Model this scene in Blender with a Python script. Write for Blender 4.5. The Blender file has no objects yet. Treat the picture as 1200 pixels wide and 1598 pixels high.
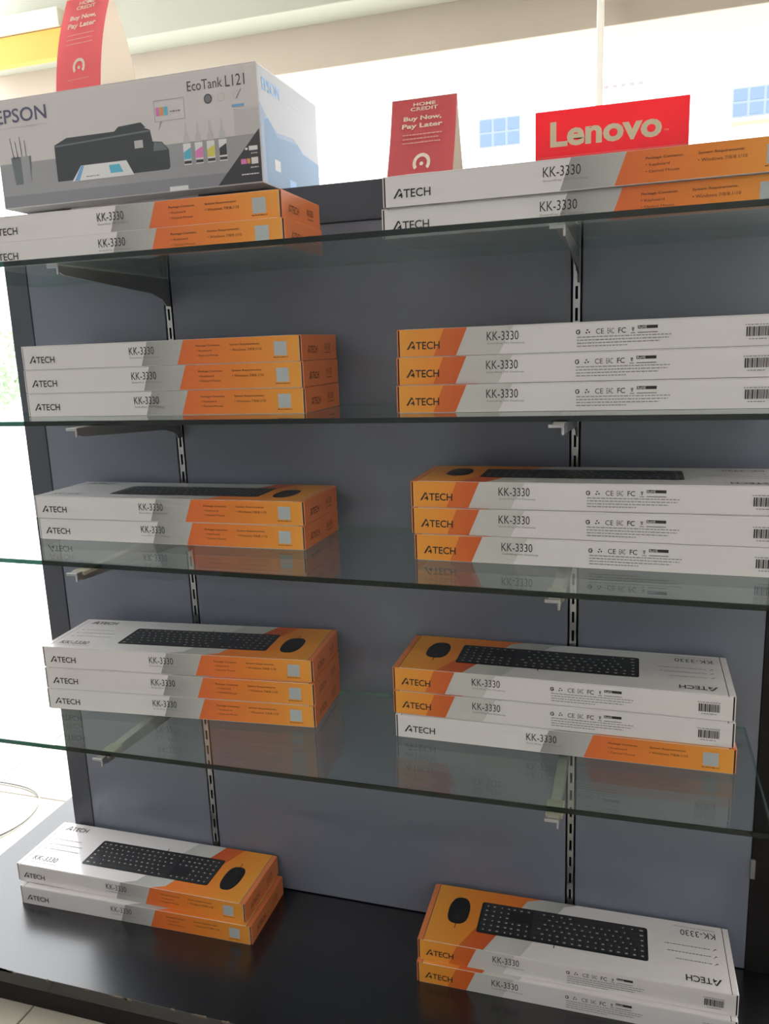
import bpy, bmesh, math, random
from mathutils import Matrix, Vector
random.seed(7)
S = bpy.context.scene
C = S.collection

# ------------------------------------------------------------------ camera, world, sun, exposure
F_PX = 1242.42
YAW, PITCH, ROLL = 0.30211, -0.20396, 0.03789
cam_d = bpy.data.cameras.new('camera')
cam_d.sensor_fit = 'HORIZONTAL'
cam_d.sensor_width = 36.0
cam_d.lens = F_PX * 36.0 / 1200.0
cam_d.clip_start = 0.02
cam_d.clip_end = 200
cam = bpy.data.objects.new('camera', cam_d)
C.objects.link(cam)
Rw = (Matrix.Rotation(YAW, 3, 'Z') @ Matrix.Rotation(PITCH, 3, 'X') @ Matrix.Rotation(ROLL, 3, 'Y'))
r, f, u = Rw.col[0], Rw.col[1], Rw.col[2]
cam.matrix_world = Matrix(((r.x, u.x, -f.x, 0.0), (r.y, u.y, -f.y, -1.18421), (r.z, u.z, -f.z, 1.03957), (0, 0, 0, 1)))
S.camera = cam

world = bpy.data.worlds.new('overcast_sky')
S.world = world
world.use_nodes = True
bg = world.node_tree.nodes['Background']
bg.inputs[0].default_value = (0.95, 0.975, 1.0, 1)
bg.inputs[1].default_value = 5.2

sun_d = bpy.data.lights.new('sun', 'SUN')
sun_d.energy = 9.0
sun_d.angle = math.radians(2.0)
sun_d.color = (1.0, 0.97, 0.92)
sun = bpy.data.objects.new('sun', sun_d)
C.objects.link(sun)
sun.rotation_euler = (math.radians(-40), 0, math.radians(8))    # from beyond the window, high up

S.view_settings.view_transform = 'Standard'
S.view_settings.look = 'None'
S.view_settings.gamma = 1.0
S.view_settings.use_curve_mapping = False
S.view_settings.exposure = 0.0
S.cycles.use_denoising = True
S.cycles.max_bounces = 10
S.cycles.transparent_max_bounces = 24
S.cycles.sample_clamp_indirect = 6.0

# ------------------------------------------------------------------ materials
def mat(name, col, rough=0.5, metal=0.0, spec=0.5, noise=0.0, nscale=30.0, bump=0.0, coat=0.0):
    m = bpy.data.materials.new(name)
    m.use_nodes = True
    nt = m.node_tree
    b = nt.nodes['Principled BSDF']
    b.inputs['Base Color'].default_value = (*col, 1)
    b.inputs['Roughness'].default_value = rough
    b.inputs['Metallic'].default_value = metal
    b.inputs['Specular IOR Level'].default_value = spec
    b.inputs['Coat Weight'].default_value = coat
    b.inputs['Coat Roughness'].default_value = 0.08
    if noise or bump:
        tc = nt.nodes.new('ShaderNodeTexCoord')
        nz = nt.nodes.new('ShaderNodeTexNoise')
        nz.inputs['Scale'].default_value = nscale
        nz.inputs['Detail'].default_value = 5
        nt.links.new(tc.outputs['Object'], nz.inputs['Vector'])
        if noise:
            mx = nt.nodes.new('ShaderNodeMixRGB')
            mx.inputs[1].default_value = (*[c * (1 - noise) for c in col], 1)
            mx.inputs[2].default_value = (*[min(1, c * (1 + noise)) for c in col], 1)
            nt.links.new(nz.outputs['Fac'], mx.inputs[0])
            nt.links.new(mx.outputs[0], b.inputs['Base Color'])
        if bump:
            bp = nt.nodes.new('ShaderNodeBump')
            bp.inputs['Strength'].default_value = bump
            bp.inputs['Distance'].default_value = 0.002
            nt.links.new(nz.outputs['Fac'], bp.inputs['Height'])
            nt.links.new(bp.outputs[0], b.inputs['Normal'])
    return m

def ramp_mat(name, stops, rough=0.4, axis=(1, 0, 0), spec=0.5):
    """printed gradient: colour ramp along a local axis; stops = [(metres, colour)]"""
    m = mat(name, stops[0][1], rough, spec=spec)
    nt = m.node_tree
    b = nt.nodes['Principled BSDF']
    tc = nt.nodes.new('ShaderNodeTexCoord')
    dt = nt.nodes.new('ShaderNodeVectorMath'); dt.operation = 'DOT_PRODUCT'
    dt.inputs[1].default_value = axis
    nt.links.new(tc.outputs['Object'], dt.inputs[0])
    mr = nt.nodes.new('ShaderNodeMapRange')
    a, z = stops[0][0], stops[-1][0]
    mr.inputs['From Min'].default_value = a
    mr.inputs['From Max'].default_value = z
    nt.links.new(dt.outputs['Value'], mr.inputs['Value'])
    cr = nt.nodes.new('ShaderNodeValToRGB')
    e = cr.color_ramp.elements
    while len(e) < len(stops):
        e.new(0.5)
    for el, (p, c) in zip(e, stops):
        el.position = (p - a) / (z - a)
        el.color = (*c, 1)
    nt.links.new(mr.outputs[0], cr.inputs[0])
    nt.links.new(cr.outputs[0], b.inputs['Base Color'])
    return m

def glass_mat(name='sheet_glass', tint=(0.90, 0.94, 0.92)):
    """clear sheet glass: tinted transparency with Fresnel mirror reflection"""
    m = bpy.data.materials.new(name)
    m.use_nodes = True
    nt = m.node_tree
    nt.nodes.clear()
    out = nt.nodes.new('ShaderNodeOutputMaterial')
    tr = nt.nodes.new('ShaderNodeBsdfTransparent'); tr.inputs[0].default_value = (*tint, 1)
    gl = nt.nodes.new('ShaderNodeBsdfGlossy'); gl.inputs['Roughness'].default_value = 0.015
    gl.inputs['Color'].default_value = (0.92, 0.96, 0.95, 1)
    ge = nt.nodes.new('ShaderNodeNewGeometry')
    d = nt.nodes.new('ShaderNodeVectorMath'); d.operation = 'DOT_PRODUCT'
    nt.links.new(ge.outputs['Incoming'], d.inputs[0]); nt.links.new(ge.outputs['Normal'], d.inputs[1])
    ab = nt.nodes.new('ShaderNodeMath'); ab.operation = 'ABSOLUTE'
    nt.links.new(d.outputs['Value'], ab.inputs[0])
    om = nt.nodes.new('ShaderNodeMath'); om.operation = 'SUBTRACT'; om.inputs[0].default_value = 1.0
    nt.links.new(ab.outputs[0], om.inputs[1])
    pw = nt.nodes.new('ShaderNodeMath'); pw.operation = 'POWER'; pw.inputs[1].default_value = 5.0
    nt.links.new(om.outputs[0], pw.inputs[0])
    ma = nt.nodes.new('ShaderNodeMath'); ma.operation = 'MULTIPLY_ADD'
    ma.inputs[1].default_value = 0.95; ma.inputs[2].default_value = 0.05
    nt.links.new(pw.outputs[0], ma.inputs[0])
    mx = nt.nodes.new('ShaderNodeMixShader')
    nt.links.new(ma.outputs[0], mx.inputs[0]); nt.links.new(tr.outputs[0], mx.inputs[1]); nt.links.new(gl.outputs[0], mx.inputs[2])
    nt.links.new(mx.outputs[0], out.inputs[0])
    return m

M = {}
M['panel'] = mat('grey_laminate', (0.175, 0.190, 0.240), 0.22, spec=0.5, noise=0.10, nscale=2.5)
M['frame'] = mat('dark_frame', (0.058, 0.062, 0.082), 0.45, noise=0.15, nscale=6)
M['black_top'] = mat('black_laminate', (0.007, 0.007, 0.009), 0.24, spec=1.0, noise=0.3, nscale=12)
M['black_edge'] = mat('black_edge_band', (0.010, 0.009, 0.009), 0.6, spec=0.25, noise=0.4, nscale=20)
M['worn_edge'] = mat('worn_edge', (0.12, 0.085, 0.06), 0.7, noise=0.9, nscale=60)
M['glass'] = glass_mat()
M['glass_edge'] = glass_mat('glass_edge', (0.09, 0.19, 0.165))
M['glass_rim'] = glass_mat('glass_rim', (0.70, 0.85, 0.80))
M['steel'] = mat('zinc_steel', (0.46, 0.46, 0.47), 0.28, 1.0, noise=0.1, nscale=40)
M['slot_shade'] = mat('slot_shadow', (0.01, 0.01, 0.012), 0.8)
M['bracket'] = mat('bracket_metal', (0.30, 0.30, 0.31), 0.4, 0.8, noise=0.1, nscale=40)
M['flange'] = mat('painted_flange', (0.38, 0.365, 0.33), 0.45, 0.2, noise=0.1, nscale=40)
M['pad'] = mat('yellowed_pad', (0.34, 0.32, 0.24), 0.7, noise=0.15, nscale=50)
M['paper'] = mat('white_carton', (0.78, 0.735, 0.735), 0.28, noise=0.02, nscale=9, coat=0.8)
M['gap_shade'] = mat('dark_gap_shade', (0.04, 0.02, 0.012), 0.9)  # dark fill that paints the shade in the flap gaps and lid grooves
LB, WB, HB = 0.465, 0.1345, 0.0354
M['orange'] = ramp_mat('orange_print', [(0.03, (0.74, 0.14, 0.035)), (0.07, (0.80, 0.185, 0.032)), (0.14, (0.84, 0.25, 0.030)), (0.2325, (0.88, 0.37, 0.050))], 0.36)
M['orange_dark'] = ramp_mat('deep_orange_print', [(0.03, (0.60, 0.075, 0.025)), (0.14, (0.66, 0.115, 0.024)), (0.2325, (0.74, 0.22, 0.03))], 0.36)
M['grey_print'] = ramp_mat('grey_print', [(-0.02, (0.33, 0.32, 0.31)), (0.03, (0.45, 0.44, 0.42)), (0.10, (0.60, 0.58, 0.55))], 0.36)
M['orange_end'] = mat('orange_end_print', (0.78, 0.235, 0.085), 0.36)
M['ink'] = mat('black_ink', (0.022, 0.020, 0.020), 0.4)
M['ink_grey'] = mat('grey_ink', (0.24, 0.23, 0.22), 0.45)
M['ink_brown'] = mat('brown_ink', (0.15, 0.05, 0.02), 0.45)
M['label_patch'] = mat('pale_label_patch', (0.46, 0.49, 0.50), 0.45)
M['kb'] = mat('keyboard_black_print', (0.012, 0.012, 0.014), 0.34)
M['key'] = mat('key_print', (0.030, 0.030, 0.033), 0.36)
M['legend'] = mat('key_legend_print', (0.46, 0.46, 0.45), 0.4)

# ------------------------------------------------------------------ mesh helpers
def link(name, me, parent=None):
    o = bpy.data.objects.new(name, me)
    C.objects.link(o)
    if parent:
        o.parent = parent
    return o

def finish(name, bm, mats, parent=None, smooth=False):
    me = bpy.data.meshes.new(name)
    bmesh.ops.recalc_face_normals(bm, faces=bm.faces[:])
    bm.to_mesh(me); bm.free()
    for m in (mats if isinstance(mats, (list, tuple)) else [mats]):
        me.materials.append(m)
    if smooth:
        for p in me.polygons:
            p.use_smooth = True
    return link(name, me, parent)

def add_box(bm, x0, x1, y0, y1, z0, z1, bevel=0.0, mi=0, seg=2):
    vs = bmesh.ops.create_cube(bm, size=1.0)['verts']
    for v in vs:
        v.co = Vector((x0 + (v.co.x + .5) * (x1 - x0), y0 + (v.co.y + .5) * (y1 - y0), z0 + (v.co.z + .5) * (z1 - z0)))
    fs = list({f for v in vs for f in v.link_faces})
    for f in fs:
        f.material_index = mi
    if bevel:
        es = list({e for v in vs for e in v.link_edges})
        bmesh.ops.bevel(bm, geom=es, offset=bevel, segments=seg, affect='EDGES', profile=0.5, material=mi)
    return fs

def box_obj(name, dims, m, parent=None, bevel=0.0):
    bm = bmesh.new()
    add_box(bm, *dims, bevel=bevel)
    return finish(name, bm, m, parent)

def add_prism(bm, pts, axis, a, b, mi=0):
    """extrude a 2-D polygon; axis 'x': pts=(y,z), 'y': pts=(x,z), 'z': pts=(x,y)"""
    def P(p, t):
        return {'x': (t, p[0], p[1]), 'y': (p[0], t, p[1]), 'z': (p[0], p[1], t)}[axis]
    A = [bm.verts.new(P(p, a)) for p in pts]
    B = [bm.verts.new(P(p, b)) for p in pts]
    n = len(pts)
    fs = [bm.faces.new(A), bm.faces.new(B[::-1])]
    for i in range(n):
        fs.append(bm.faces.new((A[i], B[i], B[(i + 1) % n], A[(i + 1) % n])))
    for f in fs:
        f.material_index = mi
    return fs

def tube(name, pts, rad, m, parent=None, seg=8):
    cu = bpy.data.curves.new(name + '_path', 'CURVE')
    cu.dimensions = '3D'; cu.bevel_depth = rad; cu.bevel_resolution = 2; cu.use_fill_caps = True
    sp = cu.splines.new('NURBS'); sp.points.add(len(pts) - 1)
    for p, q in zip(sp.points, pts):
        p.co = (*q, 1)
    sp.use_endpoint_u = True; sp.order_u = 4; sp.resolution_u = seg
    t = bpy.data.objects.new('tmp', cu); C.objects.link(t)
    dg = bpy.context.evaluated_depsgraph_get()
    me = bpy.data.meshes.new_from_object(t.evaluated_get(dg))
    bpy.data.objects.remove(t); bpy.data.curves.remove(cu)
    me.name = name
    me.materials.clear(); me.materials.append(m)
    for p in me.polygons:
        p.use_smooth = True
    return link(name, me, parent)

def empty(name, loc=(0, 0, 0), rz=0.0, parent=None):
    o = bpy.data.objects.new(name, None)
    o.empty_display_size = 0.05
    C.objects.link(o)
    o.location = loc; o.rotation_euler = (0, 0, rz)
    if parent:
        o.parent = parent
    return o

def tag(o, label, cat, group=None):
    o['label'] = label; o['category'] = cat
    if group:
        o['group'] = group
    return o

def structure(o, label=None):
    o['kind'] = 'structure'
    if label:
        o['label'] = label
    return o

def dup(o, parent=None):
    c = o.copy(); C.objects.link(c)
    c.parent = parent
    for ch in list(o.children):
        dup(ch, c)
    return c

# ---- lettering: text outlines cached as flat triangle lists in a unit box
_tc = {}
def text_geo(s, bold=0.0):
    k = (s, bold)
    if k in _tc:
        return _tc[k]
    cu = bpy.data.curves.new('t', 'FONT')
    cu.body = s; cu.resolution_u = 3; cu.offset = bold
    t = bpy.data.objects.new('t', cu); C.objects.link(t)
    dg = bpy.context.evaluated_depsgraph_get()
    me = bpy.data.meshes.new_from_object(t.evaluated_get(dg))
    vs = [(v.co.x, v.co.y) for v in me.vertices]
    fs = [tuple(p.vertices) for p in me.polygons]
    bpy.data.objects.remove(t); bpy.data.curves.remove(cu); bpy.data.meshes.remove(me)
    x0 = min(v[0] for v in vs); x1 = max(v[0] for v in vs); y0 = min(v[1] for v in vs); y1 = max(v[1] for v in vs)
    vs = [((x - x0) / (x1 - x0), (y - y0) / (y1 - y0)) for x, y in vs]
    _tc[k] = (vs, fs)
    return _tc[k]

class Print:
    """flat print on one face: polygons given in face coordinates, laid a hair above the board"""
    def __init__(self, fmap):
        self.groups = {}; self.map = fmap; self.g('small_print')
    def g(self, name):
        """following polygons belong to this separately named piece of print"""
        self.v, self.f, self.mi, self.mats = self.groups.setdefault(name, ([], [], [], []))
        return self
    def _m(self, m):
        if m not in self.mats:
            self.mats.append(m)
        return self.mats.index(m)
    def poly(self, pts, m, layer=1):
        i = len(self.v)
        self.v.extend(self.map(a, b, layer) for a, b in pts)
        ar = sum(pts[k][0] * pts[(k + 1) % len(pts)][1] - pts[(k + 1) % len(pts)][0] * pts[k][1] for k in range(len(pts)))
        idx = list(range(i, i + len(pts)))
        self.f.append(idx if ar > 0 else idx[::-1]); self.mi.append(self._m(m))
    def rect(self, a0, b0, a1, b1, m, layer=1):
        self.poly([(a0, b0), (a1, b0), (a1, b1), (a0, b1)], m, layer)
    def text(self, s, a0, b0, a1, b1, m, layer=4, bold=0.0, shear=0.0):
        vs, fs = text_geo(s, bold)
        i = len(self.v)
        self.v.extend(self.map(a0 + x * (a1 - a0) + shear * y * (b1 - b0), b0 + y * (b1 - b0), layer) for x, y in vs)
        for q in fs:
            p = [vs[k] for k in q]
            ar = sum(p[k][0] * p[(k + 1) % len(p)][1] - p[(k + 1) % len(p)][0] * p[k][1] for k in range(len(p)))
            idx = [i + k for k in q]
            self.f.append(idx if ar > 0 else idx[::-1]); self.mi.append(self._m(m))
    def ring(self, a, b, r0, r1, m, layer=4, t0=0.0, t1=6.2832, n=14, sy=1.0):
        for k in range(n):
            p, q = t0 + (t1 - t0) * k / n, t0 + (t1 - t0) * (k + 1) / n
            self.poly([(a + r0 * math.cos(p), b + r0 * sy * math.sin(p)), (a + r1 * math.cos(p), b + r1 * sy * math.sin(p)),
                       (a + r1 * math.cos(q), b + r1 * sy * math.sin(q)), (a + r0 * math.cos(q), b + r0 * sy * math.sin(q))], m, layer)
    def disc(self, a, b, ra, rb, m, layer=4, n=18):
        self.poly([(a + ra * math.cos(6.2832 * k / n), b + rb * math.sin(6.2832 * k / n)) for k in range(n)], m, layer)
    def dashes(self, a0, a1, b, h, m, layer=4, seed=0):
        """a line of print too small to read"""
        rr = random.Random(seed)
        a = a0
        while a < a1:
            w = rr.uniform(.0018, .0055)
            self.rect(a, b - h / 2, min(a + w, a1), b + h / 2, m, layer)
            a += w + .0009
    def build(self, parent=None):
        out = []
        for key, (v, f, mi, mats) in self.groups.items():
            if not f:
                continue
            name = key.split('#')[0]
            me = bpy.data.meshes.new(name)
            me.from_pydata(v, [], f)
            for m in mats:
                me.materials.append(m)
            for p, i in zip(me.polygons, mi):
                p.material_index = i
            me.update()
            out.append(link(name, me, parent))
        return out

EPS = 0.00012
def logo(P, a0, b0, w, h, m, layer=4):
    """the maker's mark: slanted A, small 4, TECH"""
    k = w / 4.4
    def q(*pts): P.poly([(a0 + x * k, b0 + y * h) for x, y in pts], m, layer)
    q((0, 0), (.26, 0), (.86, 1.08), (.66, 1.08))
    q((.70, 1.08), (.86, 1.08), (1.00, .70), (.86, .70))
    P.text('4', a0 + .58 * k, b0, a0 + 1.16 * k, b0 + .62 * h, m, layer, 0.01)
    P.text('TECH', a0 + 1.24 * k, b0, a0 + 4.4 * k, b0 + h, m, layer, 0.012)

# ------------------------------------------------------------------ the setting
# tiled shop floor
floor = box_obj('floor', (-2.1, 4.2, -4.0, 1.66, -0.06, -0.006), mat('tile_grout', (0.20, 0.18, 0.15), 0.9))
structure(floor, 'beige tiled shop floor around the black plinth')
tile_m = mat('beige_tile', (0.46, 0.43, 0.36), 0.22, noise=0.10, nscale=5)
bm = bmesh.new(); add_box(bm, -0.2985, 0.2985, -0.2985, 0.2985, -0.006, 0.0, bevel=0.0012, seg=1)
tile0 = finish('tile', bm, tile_m, floor)
first = True
for ix in range(-2, 8):
    for iy in range(-6, 3):
        t = tile0 if first else tile0.copy()
        if not first:
            C.objects.link(t); t.parent = floor
        first = False
        t.location = (-0.915 + 0.3 + ix * 0.6, -0.06 + iy * 0.6, 0)
pave = structure(box_obj('pavement', (-40, 40, 1.66, 19.9, -0.3, -0.02), mat('pale_concrete', (0.72, 0.71, 0.69), 0.9, noise=0.06, nscale=3)),
                 'sunlit pale pavement outside the shop window')
structure(box_obj('pavement', (-40, -2.1, -12, 1.66, -0.3, -0.02), pave.data.materials[0]), 'sunlit pale pavement beside the shop')
# ceiling and the stepped header over the window opening
wall_m = mat('shop_wall_paint', (0.66, 0.67, 0.68), 0.8, noise=0.03, nscale=3)
structure(box_obj('wall_back', (-2.1, 4.2, -4.1, -4.0, -0.06, 2.6), wall_m), 'painted wall on the far side of the shop')
structure(box_obj('wall_left', (-2.1, -2.0, -4.1, -0.15, -0.06, 2.6), wall_m), 'painted side wall of the shop, left')
structure(box_obj('wall_right', (4.2, 4.3, -4.1, 1.36, -0.06, 2.6), wall_m), 'painted side wall of the shop, right')
cream = mat('cream_plaster', (0.72, 0.64, 0.50), 0.8, noise=0.05, nscale=4)
beige = mat('beige_plaster', (0.42, 0.365, 0.30), 0.8, noise=0.06, nscale=4)
grey_pl = mat('grey_green_plaster', (0.36, 0.37, 0.31), 0.8, noise=0.05, nscale=4)
structure(box_obj('ceiling', (-2.1, 6, -4.1, 1.37, 2.32, 2.45), mat('ceiling_paint', (0.70, 0.68, 0.63), 0.8)), 'cream plaster ceiling of the shop')
structure(box_obj('trim_1', (-2.3, 6, 1.50, 1.70, 1.943, 2.45), beige, bevel=0.003), 'beige header beam over the window opening')
structure(box_obj('trim_2', (-2.3, 6, 1.37, 1.50, 2.076, 2.45), grey_pl, bevel=0.003), 'grey green stepped beam above the header')
structure(box_obj('trim_3', (-0.118, -0.098, 1.44, 1.46, -0.02, 2.08), mat('white_bar', (0.80, 0.78, 0.72), 0.5), bevel=0.003), 'thin white upright bar in the window opening')

# ------------------------------------------------------------------ display stand: panel, posts, cap, rails
XL, XR = -0.9993, 0.1933
ZP = 0.06
stand = tag(empty('display_stand', (0, 0.02, ZP)), 'grey back panel display stand in a dark frame behind the glass shelves', 'stand')
def sp(name, dims, m, bevel=0.0):
    x0, x1, y0, y1, z0, z1 = dims
    return box_obj(name, (x0, x1, y0 - .02, y1 - .02, z0 - ZP, z1 - ZP), m, stand, bevel)
RAILS = (-0.7285, -0.0752)
xs = [XL, RAILS[0] - .008, RAILS[0] + .008, RAILS[1] - .008, RAILS[1] + .008, XR]
for a, b in ((xs[0], xs[1]), (xs[2], xs[3]), (xs[4], xs[5])):
    sp('back_panel', (a, b, 0.004, 0.022, 0.062, 1.225), M['panel'], 0.0006)
sp('panel_core', (XL, XR, 0.0225, 0.20, 0.06, 1.224), M['frame'])
sp('frame_post', (-1.0441, XL - .0005, 0.002, 0.20, 0.06, 1.225), M['frame'], 0.001)
sp('frame_post', (XR + .0005, 0.260, 0.002, 0.20, 0.06, 1.225), M['black_edge'], 0.001)
sp('top_cap', (-1.0441, 0.260, 0.0, 0.26, 1.2255, 1.281), M['frame'], 0.0015)
for x in RAILS:
    bm = bmesh.new()
    w, sw = 0.0048, 0.0019
    add_box(bm, -w, -sw, -.016, -.013, 0.004, 1.165)
    add_box(bm, sw, w, -.016, -.013, 0.004, 1.165)
    z = 0.004
    while z < 1.16:
        add_box(bm, -sw, sw, -.016, -.013, z, z + 0.012)
        z += 0.030
    add_box(bm, -w, -w + .0012, -.0130, .002, 0.004, 1.165)
    add_box(bm, w - .0012, w, -.0130, .002, 0.004, 1.165)
    rl = finish('slotted_rail', bm, M['steel'], stand)
    rl.location = (x, 0, 0)
    rb = box_obj('slot_shade_strip', (-w + .0014, w - .0014, -.002, .001, 0.004, 1.165), M['slot_shade'], rl)  # near-black strip standing in for the shade inside the slots
tab = sp('edge_clip', (XR - .001, XR + .006, -.003, .0018, 0.226, 0.258), M['bracket'], 0.0008)

# ------------------------------------------------------------------ black plinth
pl = tag(empty('display_plinth', (-0.4, 0, 0)), 'low glossy black plinth with a chipped front edge on the floor', 'plinth')
o = box_obj('top_board', (-0.80, 1.1, -0.2951, 0.30, 0.036, 0.06), M['black_top'], pl, 0.0008)
o = box_obj('front_board', (-0.80, 1.1, -0.2935, -0.272, 0.0005, 0.0355), M['black_edge'], pl, 0.0008)
for xx in (-0.795, 1.08):
    box_obj('side_board', (xx, xx + .018, -0.2715, 0.295, 0.0005, 0.0355), M['black_edge'], pl, 0.0008)
rr = random.Random(3)
for k in range(34):                                   # chips along the front edge where the laminate is gone
    x = -0.62 + rr.random() * 0.9 if k % 4 else -1.1 + rr.random() * 1.4
    w = rr.uniform(.004, .03)
    bm = bmesh.new()
    n = 6
    top = [(x - .4 + .4 + w * i / n, -0.2953 + (rr.uniform(.0006, .0026) if 0 < i < n else 0)) for i in range(n + 1)]
    add_prism(bm, [(x, -0.29545)] + [(p[0], p[1]) for p in top[1:-1]] + [(x + w, -0.29545)], 'z', 0.0575, 0.06015)
    ch = finish('edge_chip', bm, M['worn_edge'], pl)

# ------------------------------------------------------------------ glass shelves and their brackets
GX0, GX1, GT = -0.985, 0.1735, 0.007
SH = {1: (1.16925, -0.2781, -0.2770), 2: (0.95381, -0.2325, -0.2355), 3: (0.75686, -0.2625, -0.2985), 4: (0.47356, -0.2845, -0.2725)}
ORD = {1: 'topmost', 2: 'second', 3: 'third', 4: 'lowest'}
def seatxt(n):
    return {1: 'under the printer carton', 2: 'level with the three-high carton stacks near eye height',
            3: 'second up from the lowest shelf', 4: 'nearest the plinth'}[n]
for n, (z, yl, yr) in SH.items():
    s = empty('glass_shelf', (-0.4, -0.13, z - GT))
    tag(s, {1: 'topmost glass shelf with green edge, above eye level, holding two low stacks',
            2: 'second glass shelf from the top, seen almost edge-on',
            3: 'third glass shelf from the top, reflecting the cartons on it',
            4: 'lowest glass shelf, above the black plinth'}[n], 'shelf', 'green edged glass shelves')
    ox, oy, oz = -0.4, -0.13, z - GT
    bm = bmesh.new()
    pts = [(GX0 + .0015 - ox, yl + .0015 - oy), (GX1 - .0015 - ox, yr + .0015 - oy), (GX1 - .0015 - ox, -.0035 - oy), (GX0 + .0015 - ox, -.0035 - oy)]
    fs = add_prism(bm, pts, 'z', 0.0, GT)
    sheet = finish('glass_sheet', bm, M['glass'], s)
    for nm, (p, q) in {'front': ((GX0, yl), (GX1, yr)), 'back': ((GX0, -.0035), (GX1, -.0035)), 'l': ((GX0, yl), (GX0, -.0035)), 'r': ((GX1, yr), (GX1, -.0035))}.items():
        bm = bmesh.new()
        d = Vector((q[0] - p[0], q[1] - p[1])).normalized() * 0.0
        nx, ny = {'front': (0, .0014), 'back': (0, .0014), 'l': (.0014, 0), 'r': (-.0014, 0)}[nm]
        add_prism(bm, [(p[0] - ox, p[1] - oy), (q[0] - ox, q[1] - oy), (q[0] - ox + nx, q[1] - oy + ny), (p[0] - ox + nx, p[1] - oy + ny)], 'z', 0.0002, GT - .0002)
        finish('polished_edge', bm, M['glass_edge' if nm == 'front' else 'glass_rim'], s)
    for x in RAILS:
        side = 'left' if x < -.4 else 'right'
        tipy = {1: -0.262, 2: -0.262, 3: -0.296, 4: -0.289}[n]
        b = tag(empty('shelf_bracket', (x, 0.004, z - GT)), 'tapered steel bracket on the %s rail under the %s glass shelf' % (side, ORD[n]), 'bracket', 'shelf brackets')
        bm = bmesh.new()
        L_ = tipy - 0.004
        prof = [(-.0005, -.0012), (L_, -.0012), (L_ - .001, -.009), (L_ + .010, -.013), (-.05, -.026), (-.022, -.033), (-.011, -.044), (-.0005, -.044)]
        add_prism(bm, prof, 'x', 0.0015, 0.0040)
        finish('web', bm, M['bracket'], b)
        bm = bmesh.new()
        add_prism(bm, [(-.009, L_ + .001), (.004, L_ + .001), (.004, -.006), (-.009, -.006)], 'z', -.0011, -.00005)
        finish('flange', bm, M['flange'], b)
        bm = bmesh.new()
        add_box(bm, -.013, .0042, L_ - .0022, L_ + .0008, -.0042, -.0002, bevel=.0006)
        add_box(bm, .0018, .0044, L_ - .0022, L_ + .0008, -.0125, -.0030, bevel=.0006)
        finish('tip', bm, M['steel'], b)
        bm = bmesh.new()
        add_box(bm, -.0015, .0008, -.001, .006, -.020, -.006)
        add_box(bm, -.0015, .0008, -.001, .006, -.042, -.028)
        finish('hook', bm, M['steel'], b)
        if n >= 3:
            bm = bmesh.new()
            add_box(bm, -.013, .008, L_ + .010, L_ + .044, -.0060, -.00003, bevel=.001)
            finish('pad', bm, M['pad'], b)

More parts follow.
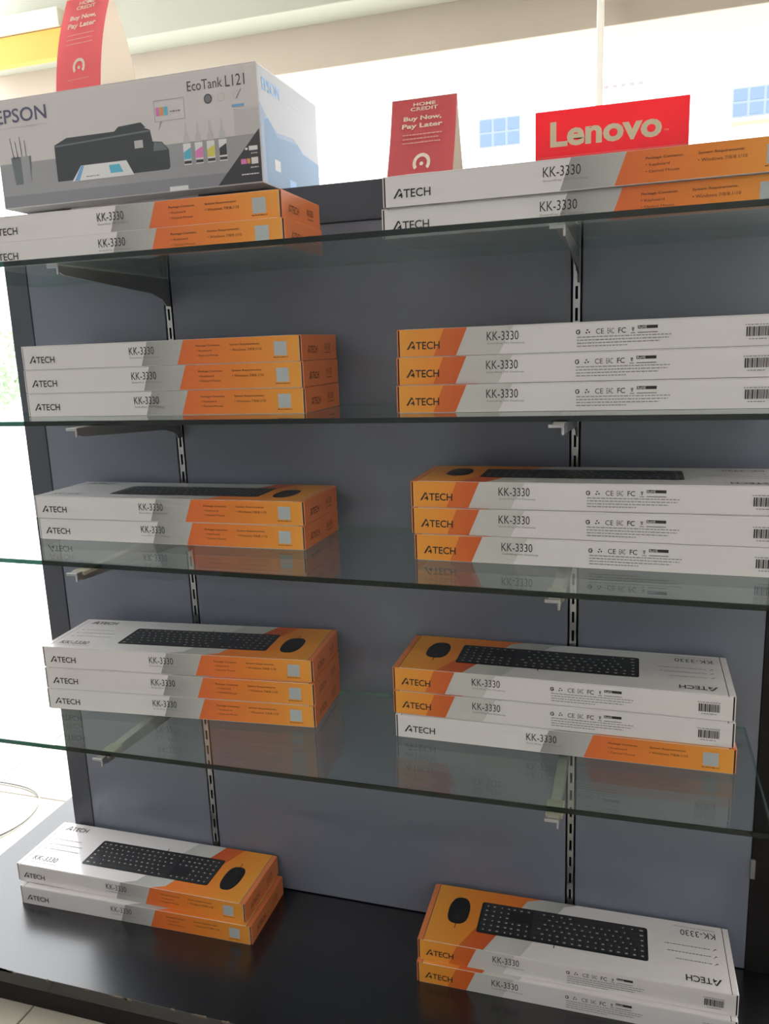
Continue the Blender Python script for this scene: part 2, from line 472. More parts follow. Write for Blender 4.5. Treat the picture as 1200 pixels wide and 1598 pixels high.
# ------------------------------------------------------------------ keyboard carton (one model, long side A towards -y, orange end towards +x)
def make_carton():
    root = empty('keyboard_carton')
    L, W, H = LB, WB, HB
    T = 0.0013
    bm = bmesh.new()
    add_box(bm, -L / 2 + .0034, L / 2 - .0034, -W / 2, W / 2, 0.0, H - T, bevel=.0004, seg=2)
    finish('carton', bm, M['paper'], root)
    bm = bmesh.new()
    add_box(bm, -L / 2 + .0095, L / 2 - .0095, -W / 2 + .0003, W / 2 - .0003, H - T + .0001, H, bevel=.0002, seg=1)
    lid = finish('lid', bm, M['paper'], root)
    for sx, m in ((-1, M['paper']), (1, M['orange_end'])):
        bm = bmesh.new()
        prof = [(sx * (L / 2 - .0085), H - T + .0001), (sx * (L / 2 - .0085), H), (sx * (L / 2 - .0007), H), (sx * L / 2, H - .0007), (sx * L / 2, .0004), (sx * (L / 2 - .0013), .0004), (sx * (L / 2 - .0013), H - T + .0001)]
        add_prism(bm, prof, 'y', -W / 2 + .0009, W / 2 - .0009)
        fl = finish('end_flap', bm, m, root)
        fl['label'] = 'orange end flap' if sx > 0 else 'white end flap'
        bm = bmesh.new()
        add_box(bm, *sorted((sx * (L / 2 - .0034), sx * (L / 2 - .0013))), -W / 2 + .002, W / 2 - .002, .001, H - T)
        finish('flap_gap_shade', bm, M['gap_shade'], root)
        if sx > 0:
            P = Print(lambda a, b, l: (L / 2 + EPS * l, a - W / 2, b))
            P.g('maker_mark')
            logo(P, .020, .010, .036, .010, M['ink_brown'], 2)
            P.g('model_number').text('KK-3330', .086, .014, .108, .023, M['ink_brown'], 2)
            P.g('small_print').dashes(.086, .108, .010, .0012, M['ink_brown'], 2, 5)
            P.build(fl)
    for sx in (-1, 1):
        box_obj('lid_seam_shade', (*sorted((sx * (L / 2 - .0097), sx * (L / 2 - .0083))), -W / 2 + .0006, W / 2 - .0006, H - T + .00005, H - T + .0005), M['gap_shade'], root)
    e0, e1 = .0037, L - .0037
    # side A
    P = Print(lambda a, b, l: (a - L / 2, -W / 2 - EPS * l, b))
    P.g('grey_band').poly([(.454 * L, .0006), (.582 * L, .0006), (.609 * L, H - .0004), (.480 * L, H - .0004)], M['grey_print'], 1)
    P.g('orange_band').poly([(.582 * L, .0006), (e1, .0006), (e1, H - .0004), (.609 * L, H - .0004)], M['orange'], 1)
    P.g('maker_mark')
    logo(P, .029 * L, .0095, .0465, .0098, M['ink'])
    P.g('model_number').text('KK-3330', .413 * L, .0165, .503 * L, .0275, M['ink'], bold=0.0)
    P.g('subtitle').text('SmartKey FN Desktop', .413 * L, .0108, .52 * L, .0138, M['ink_grey'])
    P.g('contents_heading').text('Package Contents:', .652 * L, .0238, .735 * L, .0272, M['ink_brown'], bold=.012)
    P.g('contents_line').text('• Keyboard', .652 * L, .0168, .705 * L, .0204, M['ink_brown'])
    P.g('contents_line#2').text('• Optical Mouse', .652 * L, .0100, .727 * L, .0136, M['ink_brown'])
    P.g('requirements_heading').text('System Requirements:', .767 * L, .0238, .866 * L, .0272, M['ink_brown'], bold=.012)
    P.g('requirements_line').text('• Windows 7/8/8.1/10', .767 * L, .0168, .872 * L, .0203, M['ink_brown'])
    P.g('label_patch').rect(.912 * L, .0085, .953 * L, .0275, M['label_patch'], 2)
    P.g('caption_line').dashes(.909 * L, .956 * L, .0062, .0010, M['ink_brown'], 4, 9)
    P.build(root)
    # side B
    P = Print(lambda a, b, l: (L / 2 - a, W / 2 + EPS * l, b))
    P.g('grey_band').poly([(.168 * L, .0006), (.286 * L, .0006), (.326 * L, H - .0004), (.200 * L, H - .0004)], M['grey_print'], 1)
    P.g('orange_band').poly([(e0, .0006), (.168 * L, .0006), (.200 * L, H - .0004), (e0, H - .0004)], M['orange'], 1)
    P.g('deep_orange_band').poly([(.105 * L, .0006), (.168 * L, .0006), (.200 * L, H - .0004), (.135 * L, H - .0004)], M['orange_dark'], 2)
    P.g('maker_mark')
    logo(P, .028 * L, .0095, .0440, .0098, M['ink'])
    P.g('model_number').text('KK-3330', .254 * L, .0175, .340 * L, .0285, M['ink'])
    P.g('subtitle').text('SmartKey FN Desktop', .255 * L, .0120, .356 * L, .0150, M['ink_grey'])
    k = 1 / 536.0 * L
    z0 = .0205
    P.g('approval_mark#0')
    P.ring(.496 * L, z0 + .003, .0018, .0029, M['ink'], n=10, t0=.6, t1=5.6)
    P.disc(.499 * L, z0 + .0028, .0012, .0012, M['ink'], n=6)
    P.g('approval_mark#1')
    for j in range(3):
        t = 1.57 + j * 2.094
        P.poly([(.520 * L + .0030 * math.cos(t - .35), z0 + .003 + .0030 * math.sin(t - .35)), (.520 * L + .0030 * math.cos(t + .5), z0 + .003 + .0030 * math.sin(t + .5)),
                (.520 * L + .0013 * math.cos(t + .9), z0 + .003 + .0013 * math.sin(t + .9)), (.520 * L + .0013 * math.cos(t - .2), z0 + .003 + .0013 * math.sin(t - .2))], M['ink'], 4)
    P.g('approval_mark#2').text('CE', .541 * L, z0, .561 * L, z0 + .0062, M['ink'])
    P.g('approval_mark#3').text('EAC', .570 * L, z0, .586 * L, z0 + .0064, M['ink'])
    P.g('approval_mark#4').text('FC', .597 * L, z0, .616 * L, z0 + .0064, M['ink'], bold=.01)
    P.g('approval_mark#5').poly([(.630 * L, z0 + .0062), (.637 * L, z0 + .0062), (.635 * L, z0 + .0015), (.632 * L, z0 + .0015)], M['ink_grey'], 4)
    P.rect(.628 * L, z0 - .0008, .639 * L, z0 - .0001, M['ink'])
    P.g('approval_mark#6').rect(.645 * L, z0 + .0042, .694 * L, z0 + .0080, M['ink'])
    P.text('RoHS', .647 * L, z0 + .0047, .667 * L, z0 + .0075, M['paper'], 5, bold=.01)
    P.rect(.645 * L, z0 - .0006, .694 * L, z0 + .0002, M['ink'])
    P.g('fine_print')
    for j in range(4):
        P.g('fine_print_line#%d' % j).dashes(.493 * L, (.727, .722, .70, .62)[j] * L, .0172 - j * .0036, .0011, M['ink_grey'], 4, 20 + j)
    P.g('barcode')
    rb = random.Random(11); a = .903 * L
    while a < .958 * L:
        w = rb.choice((.0006, .0006, .0011, .0016)); P.rect(a, .0110, a + w, .0220, M['ink'], 4); a += w + rb.choice((.0006, .0009))
    P.g('fine_print')
    P.g('barcode_caption').dashes(.900 * L, .960 * L, .0242, .0010, M['ink_grey'], 4, 31)
    P.g('barcode_caption#2').dashes(.910 * L, .950 * L, .0080, .0010, M['ink_grey'], 4, 32)
    P.build(root)
    # top
    TM = lambda a, b, l: (a - L / 2, b - W / 2, H + EPS * l)
    P = Print(TM)
    b0, b1 = .0005, W - .0005
    lx = L - .0097
    P.g('grey_band').poly([(.488 * L, b0), (.612 * L, b0), (.662 * L, .07 * W), (.778 * L, b1), (.657 * L, b1), (.535 * L, .07 * W)], M['grey_print'], 1)
    P.g('orange_band').poly([(.612 * L, b0), (lx, b0), (lx, b1), (.778 * L, b1), (.662 * L, .07 * W)], M['orange'], 1)
    P.g('deep_orange_band').poly([(.720 * L, .52 * W), (.80 * L, .52 * W), (.86 * L, b1), (.778 * L, b1)], M['orange_dark'], 2)
    P.g('model_number').text('KK-3330', .044 * L, .130 * W, .153 * L, .225 * W, M['ink'])
    P.g('subtitle').text('SmartKey FN Desktop', .044 * L, .070 * W, .172 * L, .098 * W, M['ink_grey'])
    for j, v in enumerate((.39, .50, .61)):
        P.g('feature_line#%d' % j).dashes(.066 * L, (.205, .20, .175)[j] * L, v * W, .0015, M['ink_grey'], 4, 40 + j)
        P.poly([(.044 * L, v * W), (.050 * L, (v - .02) * W), (.060 * L, (v + .03) * W), (.050 * L, (v - .005) * W)], M['ink'], 4)
    P.g('maker_mark')
    logo(P, .043 * L, .825 * W, .049, .0120, M['ink'])
    P.build(lid)
    # keyboard picture
    P = Print(TM).g('keyboard_picture')
    x0, x1, y0, y1 = .258 * L, .815 * L, .207 * W, .735 * W
    c = .004
    P.poly([(x0 + c, y0), (x1 - c, y0), (x1 - .001, y0 + .001), (x1, y0 + c), (x1, y1 - c), (x1 - .001, y1 - .001), (x1 - c, y1), (x0 + c, y1), (x0 + .001, y1 - .001), (x0, y1 - c), (x0, y0 + c), (x0 + .001, y0 + .001)], M['kb'], 3)
    kw, kh = (x1 - x0) / 22.6, (y1 - y0) / 6.5
    rk = random.Random(5)
    rows = [[1] * 15, [1] * 13 + [2], [1.5] + [1] * 12 + [1.5], [1.8] + [1] * 11 + [2.2], [2.3] + [1] * 10 + [2.7], [1.3, 1.2, 1.2, 5.8, 1.2, 1.2, 1.2, 1.9]]
    for ri, row in enumerate(rows):
        yy = y1 - kh * (.45 + ri) - kh * .85
        blocks = [(0.35, row)]
        blocks.append((15.6, [1, 1, 1] if ri in (0, 1, 2, 5) else ([] if ri == 3 else [])))
        blocks.append((18.4, [1, 1, 1, 1]))
        for st, r_ in blocks:
            xx = x0 + st * kw
            for w in r_:
                P.rect(xx + kw * .06, yy, xx + kw * (w - .08), yy + kh * .86, M['key'], 4)
                if w < 5:
                    gw = kw * rk.uniform(.18, .36) * (1.3 if w > 1.2 else 1)
                    P.rect(xx + kw * .22, yy + kh * .42, xx + kw * .22 + gw, yy + kh * .64, M['legend'], 5)
                xx += kw * w
    P.rect(.553 * L, y1, .556 * L, y1 + .05 * W, M['kb'], 3)
    P.build(lid)
    # mouse picture
    P = Print(TM).g('mouse_picture')
    cx, cy = .889 * L, .43 * W
    pts = []
    for k in range(28):
        t = 6.2832 * k / 28
        sx, sy = math.cos(t), math.sin(t)
        px = math.copysign(abs(sx) ** .75, sx) * .0172
        py = (math.copysign(abs(sy) ** .55, sy) * .030 if sy > 0 else sy * .0325)
        pts.append((cx + px * (1 - .10 * max(0, sy)), cy + py))
    P.poly(pts, M['kb'], 3)
    P.rect(cx - .0006, cy + .029, cx + .0006, cy + .040, M['kb'], 3)
    P.rect(cx - .0022, cy + .010, cx + .0022, cy + .021, M['key'], 4)
    P.build(lid)
    return root

proto = make_carton()
Z = {1: SH[1][0], 2: SH[2][0], 3: SH[3][0], 4: SH[4][0], 0: 0.06}
# shelf, side, level from bottom, front-left corner x, y, yaw, which long side faces out
BOX = [
 (1, 'L', 1, -0.8931, -0.2020, 0.0080, 'A'), (1, 'L', 0, -0.8864, -0.2150, 0.0120, 'A'),
 (1, 'R', 1, -0.2928, -0.2034, -0.0169, 'A'), (1, 'R', 0, -0.2967, -0.1981, -0.0134, 'A'),
 (2, 'L', 2, -0.8946, -0.1540, -0.0069, 'A'), (2, 'L', 1, -0.8927, -0.1571, -0.0060, 'A'), (2, 'L', 0, -0.8926, -0.1573, -0.0014, 'A'),
 (2, 'R', 2, -0.2930, -0.1610, 0.0040, 'B'), (2, 'R', 1, -0.2936, -0.1650, 0.0040, 'B'), (2, 'R', 0, -0.2924, -0.1738, 0.0100, 'B'),
 (3, 'L', 1, -0.9062, -0.1537, 0.0013, 'A'), (3, 'L', 0, -0.9070, -0.1499, -0.0110, 'A'),
 (3, 'R', 2, -0.2776, -0.1728, -0.0120, 'B'), (3, 'R', 1, -0.2769, -0.1750, -0.0330, 'B'), (3, 'R', 0, -0.2731, -0.1780, -0.0330, 'B'),
 (4, 'L', 2, -0.9121, -0.1725, 0.0740, 'A'), (4, 'L', 1, -0.9102, -0.1750, 0.0700, 'A'), (4, 'L', 0, -0.9106, -0.1755, 0.0690, 'A'),
 (4, 'R', 2, -0.3238, -0.1361, -0.0064, 'B'), (4, 'R', 1, -0.3232, -0.1380, -0.0088, 'B'), (4, 'R', 0, -0.3202, -0.1415, -0.0069, 'A'),
 (0, 'L', 1, -1.0644, -0.1379, 0.0037, 'A'), (0, 'L', 0, -1.0519, -0.1500, 0.0160, 'A'),
 (0, 'R', 1, -0.2981, -0.1400, 0.0100, 'B'), (0, 'R', 0, -0.2987, -0.1469, 0.0060, 'B'),
]
count = {}
for b in BOX:
    count[(b[0], b[1])] = count.get((b[0], b[1]), 0) + 1
PLACE = {1: 'topmost glass shelf', 2: 'second glass shelf', 3: 'third glass shelf', 4: 'lowest glass shelf', 0: 'black plinth'}
for i, (s, side, lv, x, y, a, face) in enumerate(BOX):
    o = proto if i == 0 else dup(proto)
    ex = Vector((math.cos(a), math.sin(a), 0)); ey = Vector((-math.sin(a), math.cos(a), 0))
    c = Vector((x, y, 0)) + ex * LB / 2 + ey * WB / 2
    o.location = (c.x, c.y, Z[s] + 0.0002 + lv * (HB + 0.0003))
    o.rotation_euler = (0, 0, a + (math.pi if face == 'B' else 0))
    n = count[(s, side)]
    pos = {0: 'bottom', n - 1: 'top'}.get(lv, 'middle')
    sd = 'left' if side == 'L' else 'right'
    look = 'keyboard carton with orange %s end' % ('right' if face == 'A' else 'left')
    tag(o, '%s, %s of %s stack on %s' % (look, pos, sd, PLACE[s]), 'box', 'keyboard cartons stacked on the shelves')

# ------------------------------------------------------------------ printer carton on top of the stand
PX0, PX1, PYF, PYB, PZ0, PZ1 = -0.994, -0.526, -0.035, 0.197, 1.2850, 1.4500
pc = tag(empty('printer_carton', (-0.76, 0.08, 1.2812)), 'large pale printer carton with blue side on the stand top', 'box')
ox, oy, oz = -0.76, 0.08, 1.2812
m_pc = mat('printer_carton_board', (0.66, 0.62, 0.62), 0.45, noise=0.02, nscale=6)
bm = bmesh.new(); add_box(bm, PX0 - ox, PX1 - ox, PYF - oy, PYB - oy, PZ0 - oz, PZ1 - oz - .0015, bevel=.0012)
finish('carton', bm, m_pc, pc)
for yy0, yy1 in ((PYF, (PYF + PYB) / 2 - .0005), ((PYF + PYB) / 2 + .0005, PYB)):
    bm = bmesh.new(); add_box(bm, PX0 + .0015 - ox, PX1 - .0015 - ox, yy0 + .001 - oy, yy1 - oy, PZ1 - oz - .0014, PZ1 - oz, bevel=.0004, seg=1)
    finish('top_flap', bm, m_pc, pc)
bm = bmesh.new(); add_box(bm, PX0 + .10 - ox, PX1 - .13 - ox, .002 - oy, PYB - .004 - oy, 0.0, PZ0 - oz - .0001, bevel=.0004, seg=1)
finish('bottom_flap', bm, m_pc, pc)
p_grey = mat('print_table_grey', (0.36, 0.36, 0.38), 0.45)
p_band = mat('print_table_edge', (0.27, 0.27, 0.30), 0.45)
p_dark = mat('print_charcoal', (0.035, 0.036, 0.045), 0.4)
p_dark2 = mat('print_printer_black', (0.050, 0.056, 0.064), 0.4)
p_mid = mat('print_printer_grey', (0.16, 0.18, 0.20), 0.4)
p_epson = mat('print_slate_blue', (0.12, 0.12, 0.20), 0.45)
p_text = mat('print_brown_grey', (0.07, 0.06, 0.06), 0.45)
p_white = mat('print_white', (0.80, 0.80, 0.80), 0.45)
p_cyan = mat('print_cyan', (0.12, 0.50, 0.66), 0.45)
p_mag = mat('print_magenta', (0.75, 0.22, 0.50), 0.45)
p_yel = mat('print_yellow', (0.72, 0.66, 0.12), 0.45)
p_or = mat('print_orange', (0.75, 0.35, 0.12), 0.45)
p_blue = mat('print_light_blue', (0.20, 0.42, 0.72), 0.45)
p_pale = mat('print_pale_grey', (0.55, 0.54, 0.54), 0.45)
p_sky = mat('print_pale_blue', (0.26, 0.34, 0.48), 0.5)
FM = lambda a, b, l: (a - ox, PYF - oy - EPS * l, b - oz)
P = Print(FM)
P.g('table_picture').poly([(PX0 + .0015, PZ0 + .0015), (PX1 - .0015, PZ0 + .0015), (PX1 - .0015, 1.385), (-.567, 1.390), (-.567, 1.353), (PX0 + .0015, 1.353)], p_grey, 1)
P.rect(PX0 + .0015, PZ0 + .0015, PX1 - .0015, 1.304, p_band, 2)
P.rect(-.567, 1.353, PX1 - .0015, 1.389, p_pale, 2)
P.g('corner_block').poly([(-.600, 1.287), (PX1 - .0015, 1.287), (PX1 - .0015, 1.360)], p_dark, 3)
P.g('white_patch').rect(-.683, PZ0 + .0010, -.651, PZ0 + .0075, p_white, 4)
P.g('maker_mark').text('EPSON', -.990, 1.4135, -.892, 1.4345, p_epson, bold=.012)
P.dashes(-.985, -.893, 1.4065, .0014, p_pale, 4, 3)
P.g('model_name').text('EcoTank', -.640, 1.4220, -.582, 1.4355, p_text)
P.text('L121', -.577, 1.4212, -.546, 1.4365, p_text)
P.g('feature_icon').disc(-.607, 1.4085, .0068, .0068, p_text, 4); P.disc(-.607, 1.4085, .0050, .0050, p_mid, 5)
P.ring(-.585, 1.4085, .0050, .0060, p_pale, 4); P.ring(-.560, 1.4085, .0050, .0060, p_pale, 4, t0=1, t1=5)
P.poly([(-.562, 1.404), (-.560, 1.404), (-.552, 1.416), (-.553, 1.416)], p_mid, 4)
P.rect(-.569, 1.3925, -.549, 1.3960, p_blue, 4)
# callout with coloured blocks
P.g('callout_picture')
for q in ((-.699, 1.415, -.647, 1.4158), (-.699, 1.386, -.647, 1.3868), (-.699, 1.386, -.6982, 1.4158), (-.6478, 1.386, -.647, 1.4158)):
    P.rect(*q, p_grey, 4)
P.poly([(-.690, 1.386), (-.686, 1.386), (-.695, 1.372)], p_grey, 4)
for j, m in enumerate((p_mag, p_or, p_cyan)):
    P.rect(-.696 + j * .007, 1.394, -.690 + j * .007, 1.406, m, 4)
P.dashes(-.672, -.654, 1.3985, .0016, p_mid, 4, 8)
# ink bottles
for j, m in enumerate((p_cyan, p_mag, p_yel, p_dark)):
    a = -.648 + j * .0200
    P.g('ink_bottle_picture#%d' % j)
    P.poly([(a - .0055, 1.352), (a + .0055, 1.352), (a + .0045, 1.360), (a + .0018, 1.366), (a + .0012, 1.380), (a - .0012, 1.380), (a - .0018, 1.366), (a - .0045, 1.360)], p_pale, 4)
    P.rect(a - .0065, 1.321, a + .0065, 1.351, p_white, 4)
    P.poly([(a - .0062, 1.329), (a + .0062, 1.329), (a + .0062, 1.345), (a - .0062, 1.339)], m, 5)
    P.rect(a - .0062, 1.3225, a + .0062, 1.3265, p_dark, 5)
# corner block of small figures
P.g('corner_figures').rect(-.546, 1.331, -.532, 1.337, p_white, 5); P.rect(-.552, 1.332, -.548, 1.335, p_white, 5)
P.rect(-.560, 1.313, -.551, 1.320, p_mag, 5); P.rect(-.550, 1.313, -.545, 1.320, p_or, 5); P.rect(-.543, 1.312, -.532, 1.321, p_white, 5)
P.dashes(-.543, -.532, 1.3270, .0018, p_pale, 5, 4); P.dashes(-.545, -.532, 1.3075, .0018, p_pale, 5, 6); P.dashes(-.560, -.532, 1.2985, .0016, p_white, 5, 7)
# pencil cup
P.g('pencil_cup_picture').poly([(-.969, 1.362), (-.930, 1.362), (-.934, 1.3205), (-.965, 1.3205)], p_mid, 4)
P.rect(-.950, 1.3205, -.934, 1.362, p_grey, 5)
for j in range(4):
    a = -.964 + j * .008
    P.poly([(a, 1.360), (a + .0016, 1.360), (a - .003 + j * .0012, 1.392 - (j % 2) * .006), (a - .0042 + j * .0012, 1.392 - (j % 2) * .006)], p_mid, 4)
P.build(pc)
P = Print(FM).g('printer_picture')
P.poly([(-.884, 1.318), (-.682, 1.318), (-.679, 1.321), (-.679, 1.346), (-.690, 1.358), (-.706, 1.360), (-.709, 1.377), (-.720, 1.381), (-.860, 1.381), (-.884, 1.372)], p_dark2, 3)
P.poly([(-.884, 1.369), (-.710, 1.3745), (-.710, 1.3770), (-.884, 1.3715)], p_mid, 4)
P.poly([(-.772, 1.381), (-.716, 1.381), (-.724, 1.389), (-.764, 1.387)], p_dark2, 3)
P.rect(-.738, 1.353, -.723, 1.364, p_pale, 5)
P.poly([(-.706, 1.346), (-.681, 1.346), (-.690, 1.357), (-.704, 1.359)], p_mid, 4)
P.poly([(-.857, 1.316), (-.743, 1.316), (-.755, 1.338), (-.838, 1.338)], p_white, 5)
P.poly([(-.852, 1.3165), (-.843, 1.3165), (-.832, 1.3375), (-.838, 1.3375)], p_blue, 6)
P.poly([(-.785, 1.322), (-.762, 1.322), (-.768, 1.334), (-.787, 1.334)], p_cyan, 6)
P.dashes(-.830, -.805, 1.321, .0018, p_grey, 6, 2)
P.build(pc)
P = Print(lambda a, b, l: (PX1 - ox + EPS * l, PYF - oy + a, b - oz))
D = PYB - PYF
P.g('side_background').rect(.0015, PZ0 + .0015, D - .0015, PZ1 - .0030, mat('print_side_white_dimmed', (0.43, 0.44, 0.47), 0.5), 1)  # side white and blues dimmed in colour to hold back the strong daylight
P.g('side_wave').poly([(.0015, PZ0 + .0015), (D - .0015, PZ0 + .0015), (D - .0015, 1.352), (.160, 1.356), (.125, 1.372), (.060, 1.366), (.020, 1.384), (.0015, 1.398)], p_sky, 2)
P.poly([(.016, PZ0 + .0015), (D - .0015, PZ0 + .0015), (D - .0015, 1.352), (.160, 1.356), (.140, 1.366), (.060, 1.360), (.030, 1.380), (.016, 1.376)], mat('print_sea_blue', (0.15, 0.27, 0.43), 0.5), 3)
P.g('maker_mark').text('EPSON', .014, 1.416, .076, 1.433, p_blue, bold=.012)
P.g('small_print').dashes(.10, .16, 1.420, .0016, p_pale, 4, 12)
P.rect(.10, 1.292, .125, 1.306, p_blue, 4); P.rect(.045, 1.310, .066, 1.326, p_pale, 4)
P.build(pc)

# ------------------------------------------------------------------ red leaflet tents
def backlit(m, k):
    """thin card or acrylic that lets some light through from behind"""
    nt = m.node_tree
    b = nt.nodes['Principled BSDF']; out = nt.nodes['Material Output']
    t = nt.nodes.new('ShaderNodeBsdfTranslucent'); t.inputs[0].default_value = b.inputs['Base Color'].default_value
    mx = nt.nodes.new('ShaderNodeMixShader'); mx.inputs[0].default_value = k
    nt.links.new(b.outputs[0], mx.inputs[1]); nt.links.new(t.outputs[0], mx.inputs[2]); nt.links.new(mx.outputs[0], out.inputs[0])
    return m
m_red = backlit(mat('red_card', (0.92, 0.20, 0.235), 0.4), 0.6)
m_card = backlit(mat('cream_card', (0.80, 0.76, 0.68), 0.55), 0.6)
m_cream_ink = mat('cream_ink', (0.86, 0.74, 0.62), 0.45)
m_pink_ink = mat('pink_ink', (0.84, 0.38, 0.36), 0.45)
def tent(name, loc, rz, w, h, dep, bow, label):
    root = tag(empty(name, loc, rz), label, 'card', 'red folded leaflet tents')
    def surf(t, back=False):                      # t 0 bottom .. 1 top; bowed panel
        y = (dep / 2) * (1 - t) + bow * math.sin(math.pi * t)
        return (y if back else -y), h * t
    n = 14
    for nm, back, m in (('front_panel', False, m_red), ('back_panel', True, m_card)):
        bm = bmesh.new()
        cols = []
        for k in range(n + 1):
            y, z = surf(k / n, back)
            s = 1 if back else -1
            row = []
            for dy in (0, -s * .0006):
                for x in (-w / 2, w / 2):
                    row.append(bm.verts.new((x, y + dy, z)))
            cols.append(row)
        for k in range(n):
            a, b = cols[k], cols[k + 1]
            f_ = [bm.faces.new((a[0], a[1], b[1], b[0])), bm.faces.new((a[2], b[2], b[3], a[3])), bm.faces.new((a[0], b[0], b[2], a[2])), bm.faces.new((a[1], a[3], b[3], b[1]))]
            if not back:
                for q in f_[1:]:
                    q.material_index = 1
        bm.faces.new((cols[0][0], cols[0][2], cols[0][3], cols[0][1])); bm.faces.new((cols[n][0], cols[n][1], cols[n][3], cols[n][2]))
        fp = finish(nm, bm, [m, m_card], root)
        if not back:
            front = fp
    def mp(a, b, l):
        y, z = surf(b / h)
        return (a - w / 2, y - EPS * 2 * l - .0002, z)
    P = Print(mp)
    P.g('lender_name').text('HOME', w * .34, h * .905, w * .68, h * .945, m_cream_ink, bold=.02)
    P.text('CREDIT', w * .30, h * .850, w * .72, h * .892, m_cream_ink, bold=.02)
    P.g('slogan').text('Buy Now,', w * .20, h * .725, w * .78, h * .790, m_cream_ink, bold=.03)
    P.text('Pay Later', w * .18, h * .635, w * .80, h * .705, m_cream_ink, bold=.03)
    P.g('small_print')
    for j in range(3):
        P.g('text_line#%d' % j).dashes(w * .20, w * (.80, .76, .78)[j], h * (.575 - j * .048), .0017, m_pink_ink, 4, 60 + j)
    P.g('arch_mark').ring(w * .52, h * .235, w * .085, w * .135, m_cream_ink, t0=-.7, t1=3.84, n=16, sy=1.1)
    P.disc(w * .52, h * .225, w * .03, w * .03, m_cream_ink, n=8)
    P.g('small_print').dashes(w * .28, w * .74, h * .11, .0013, m_pink_ink, 4, 66)
    P.build(front)
    return root
tent('leaflet_tent', (-0.262, -0.104, Z[1] + 2 * (HB + 0.0003) + .0003), 0.0, 0.086, 0.111, 0.084, -0.003, 'red folded leaflet tent on the cartons beside the red sign')
tent('leaflet_tent', (-0.832, 0.022, 1.4502), -0.08, 0.088, 0.150, 0.096, 0.007, 'red folded leaflet tent standing on the printer carton')

# ------------------------------------------------------------------ red shop sign block
sg = tag(empty('brand_sign', (-0.035, 0.052, 1.2812)), 'glossy red sign block with cream lettering behind the right cartons', 'sign')
m_sign = backlit(mat('red_acrylic', (0.88, 0.10, 0.13), 0.16, coat=0.6), 0.65)
bm = bmesh.new(); add_box(bm, -.103, .103, -.004, .004, 0, .0755, bevel=.0012)
finish('block', bm, m_sign, sg)
P = Print(lambda a, b, l: (a, -.004 - EPS * l, b))
m_let = mat('cream_lettering', (0.80, 0.70, 0.48), 0.35)
P.g('lettering').text('Lenovo', -.082, .0265, .068, .0600, m_let, 2, bold=.035)
P.text('TM', .0705, .0330, .0765, .0355, m_let, 2)
P.g('rule_line').rect(-.100, .0135, .100, .0140, m_pink_ink, 2)
P.build(sg)

# ------------------------------------------------------------------ outside: building across the street, shrub, cable
fac = tag(empty('white_building', (0, 20, -0.02)), 'overexposed white building across the street with blue windows', 'building')
m_wall = mat('white_render', (0.92, 0.92, 0.93), 0.9)
m_bw = mat('blue_window_glass', (0.085, 0.130, 0.215), 0.6)
m_bf = mat('pale_window_bar', (0.14, 0.18, 0.23), 0.6)
box_obj('wall', (-30, 30, 0, 1.0, 0, 14), m_wall, fac)
def window(x0, x1, z0, z1):
    w = box_obj('window', (x0, x1, -.05, -.001, z0, z1), m_bf, fac)
    nx, nz = 3, 2
    cw, chh = (x1 - x0) / nx, (z1 - z0) / nz
    for i in range(nx):
        for j in range(nz):
            box_obj('pane', (x0 + cw * i + .035, x0 + cw * (i + 1) - .035, -.06, -.0505, z0 + chh * j + .03, z0 + chh * (j + 1) - .03), m_bw, w)
K = 21.184 / 2.684
def at20(x, z):
    return x * K, 1.04 + (z - 1.04) * K
for a, b in (((-.475, 1.645), (-.346, 1.728)), ((.262, 1.652), (.392, 1.730))):
    (x0, z0), (x1, z1) = at20(*a), at20(*b)
    window(x0, x1, z0 + .02, z1 + .02)
(x0, z0), (x1, z1) = at20(.262, 1.632), at20(.392, 1.642)
box_obj('sill_stripe', (x0, x1, -.06, -.001, z0, z1), mat('orange_stripe', (0.40, 0.24, 0.14), 0.8), fac)
for j in range(5):
    x, z = at20(-.090 + j * .0245, 1.780)
    box_obj('vent_slot', (x - .05, x + .05, -.03, -.001, z - .03, z + .03), mat('vent_grey', (0.18, 0.16, 0.16), 0.8), fac)
for j in range(3):
    x, z = at20(-.425 + j * .030, 1.765)
    box_obj('vent_slot', (x - .03, x + .03, -.03, -.001, z - .02, z + .02), mat('vent_grey', (0.24, 0.22, 0.22), 0.8), fac)

yb = tag(box_obj('amber_lit_strip', (-2.3, -1.84, 1.335, 1.369, 2.044, 2.134), mat('amber_light_colour', (0.62, 0.27, 0.035), 0.6), None, 0.003), 'amber yellow strip, warm light put into its colour, along the window header', 'board')  # warm-lit strip, its light put into the amber colour
yb2 = tag(box_obj('header_board', (-2.3, -1.86, 1.325, 1.369, 2.136, 2.194), mat('pale_board', (0.62, 0.58, 0.48), 0.6), None, 0.003), 'pale cream board above the amber strip', 'board')

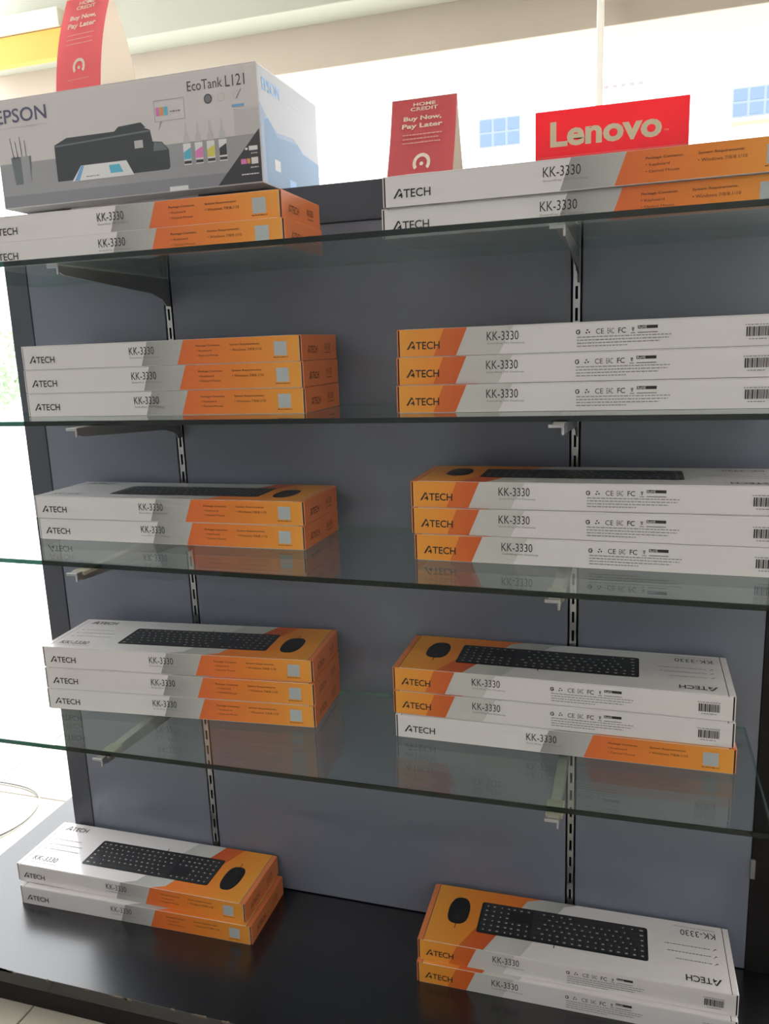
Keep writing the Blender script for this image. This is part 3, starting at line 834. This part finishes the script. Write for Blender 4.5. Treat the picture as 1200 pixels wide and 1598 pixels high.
# ------------------------------------------------------------------ unseen fill lamps behind the camera, added to light the carton fronts
m_fill = bpy.data.materials.new('fill_lamp_glow'); m_fill.use_nodes = True
em = m_fill.node_tree.nodes['Principled BSDF']
em.inputs['Emission Color'].default_value = (0.97, 0.98, 1.0, 1); em.inputs['Emission Strength'].default_value = 14.5
for k, (x, y) in enumerate(((-1.6, -2.3), (1.0, -2.3))):
    lp = tag(empty('added_fill_lamp', (x, y, 2.32)), 'added unseen fill lamp over the shop floor, %s of two' % ('first' if k == 0 else 'second'), 'lamp', 'added fill lamps')
    box_obj('housing', (-.65, .65, -.11, .11, -.05, -.0005), mat('fill_lamp_housing', (0.8, 0.8, 0.8), 0.5), lp, 0.004)
    box_obj('diffuser', (-.63, .63, -.09, .09, -.062, -.0505), m_fill, lp, 0.003)
# cable lying on the floor behind the stand
cb = tube('white_cable', [(-1.75, 0.26, 0.004), (-1.50, 0.275, 0.004), (-1.38, 0.270, 0.004), (-1.325, 0.22, 0.004), (-1.30, 0.14, 0.004), (-1.325, 0.06, 0.004), (-1.40, -0.02, 0.004), (-1.6, -0.1, 0.004)], 0.0022, mat('cable_grey', (0.20, 0.20, 0.20), 0.5))
tag(cb, 'thin pale cable looping on the bright floor beside the stand', 'cable')

# ------------------------------------------------------------------ small things: tape on the post, shrub outside
bm = bmesh.new(); add_box(bm, -1.0235, -1.0015, -.0206, -.0182, 0.022, 0.062, bevel=.0003, seg=1)
finish('tape_scrap', bm, mat('pale_tape', (0.50, 0.50, 0.50), 0.5, noise=0.3, nscale=80), stand)
sh = tag(empty('street_shrub', (-6.80, 6.0, -0.02)), 'pale sunlit green shrub outside beyond the frame post', 'shrub')
bm = bmesh.new(); rs = random.Random(21)
for k in range(900):
    a, b_, rd = rs.uniform(0, 6.283), math.acos(rs.uniform(-1, 1)), .55 * rs.uniform(.55, 1) ** .5
    c = Vector((rd * math.sin(b_) * math.cos(a), rd * math.sin(b_) * math.sin(a), 1.0 + rd * .95 * math.cos(b_)))
    d1 = Vector((rs.gauss(0, 1), rs.gauss(0, 1), rs.gauss(0, 1))).normalized(); d2 = d1.orthogonal().normalized()
    s1 = rs.uniform(.05, .09)
    bm.faces.new([bm.verts.new(c + p) for p in (-d1 * s1, d2 * s1 * .4, d1 * s1, -d2 * s1 * .4)])
fo = finish('foliage', bm, mat('leaf_green', (0.36, 0.46, 0.32), 0.6), sh)
fo['kind'] = 'stuff'
bm = bmesh.new(); bmesh.ops.create_cone(bm, cap_ends=True, segments=10, radius1=.04, radius2=.03, depth=.7, matrix=Matrix.Translation((0, 0, .35)))
finish('stem', bm, mat('bark', (0.2, 0.13, 0.08), 0.8), sh)
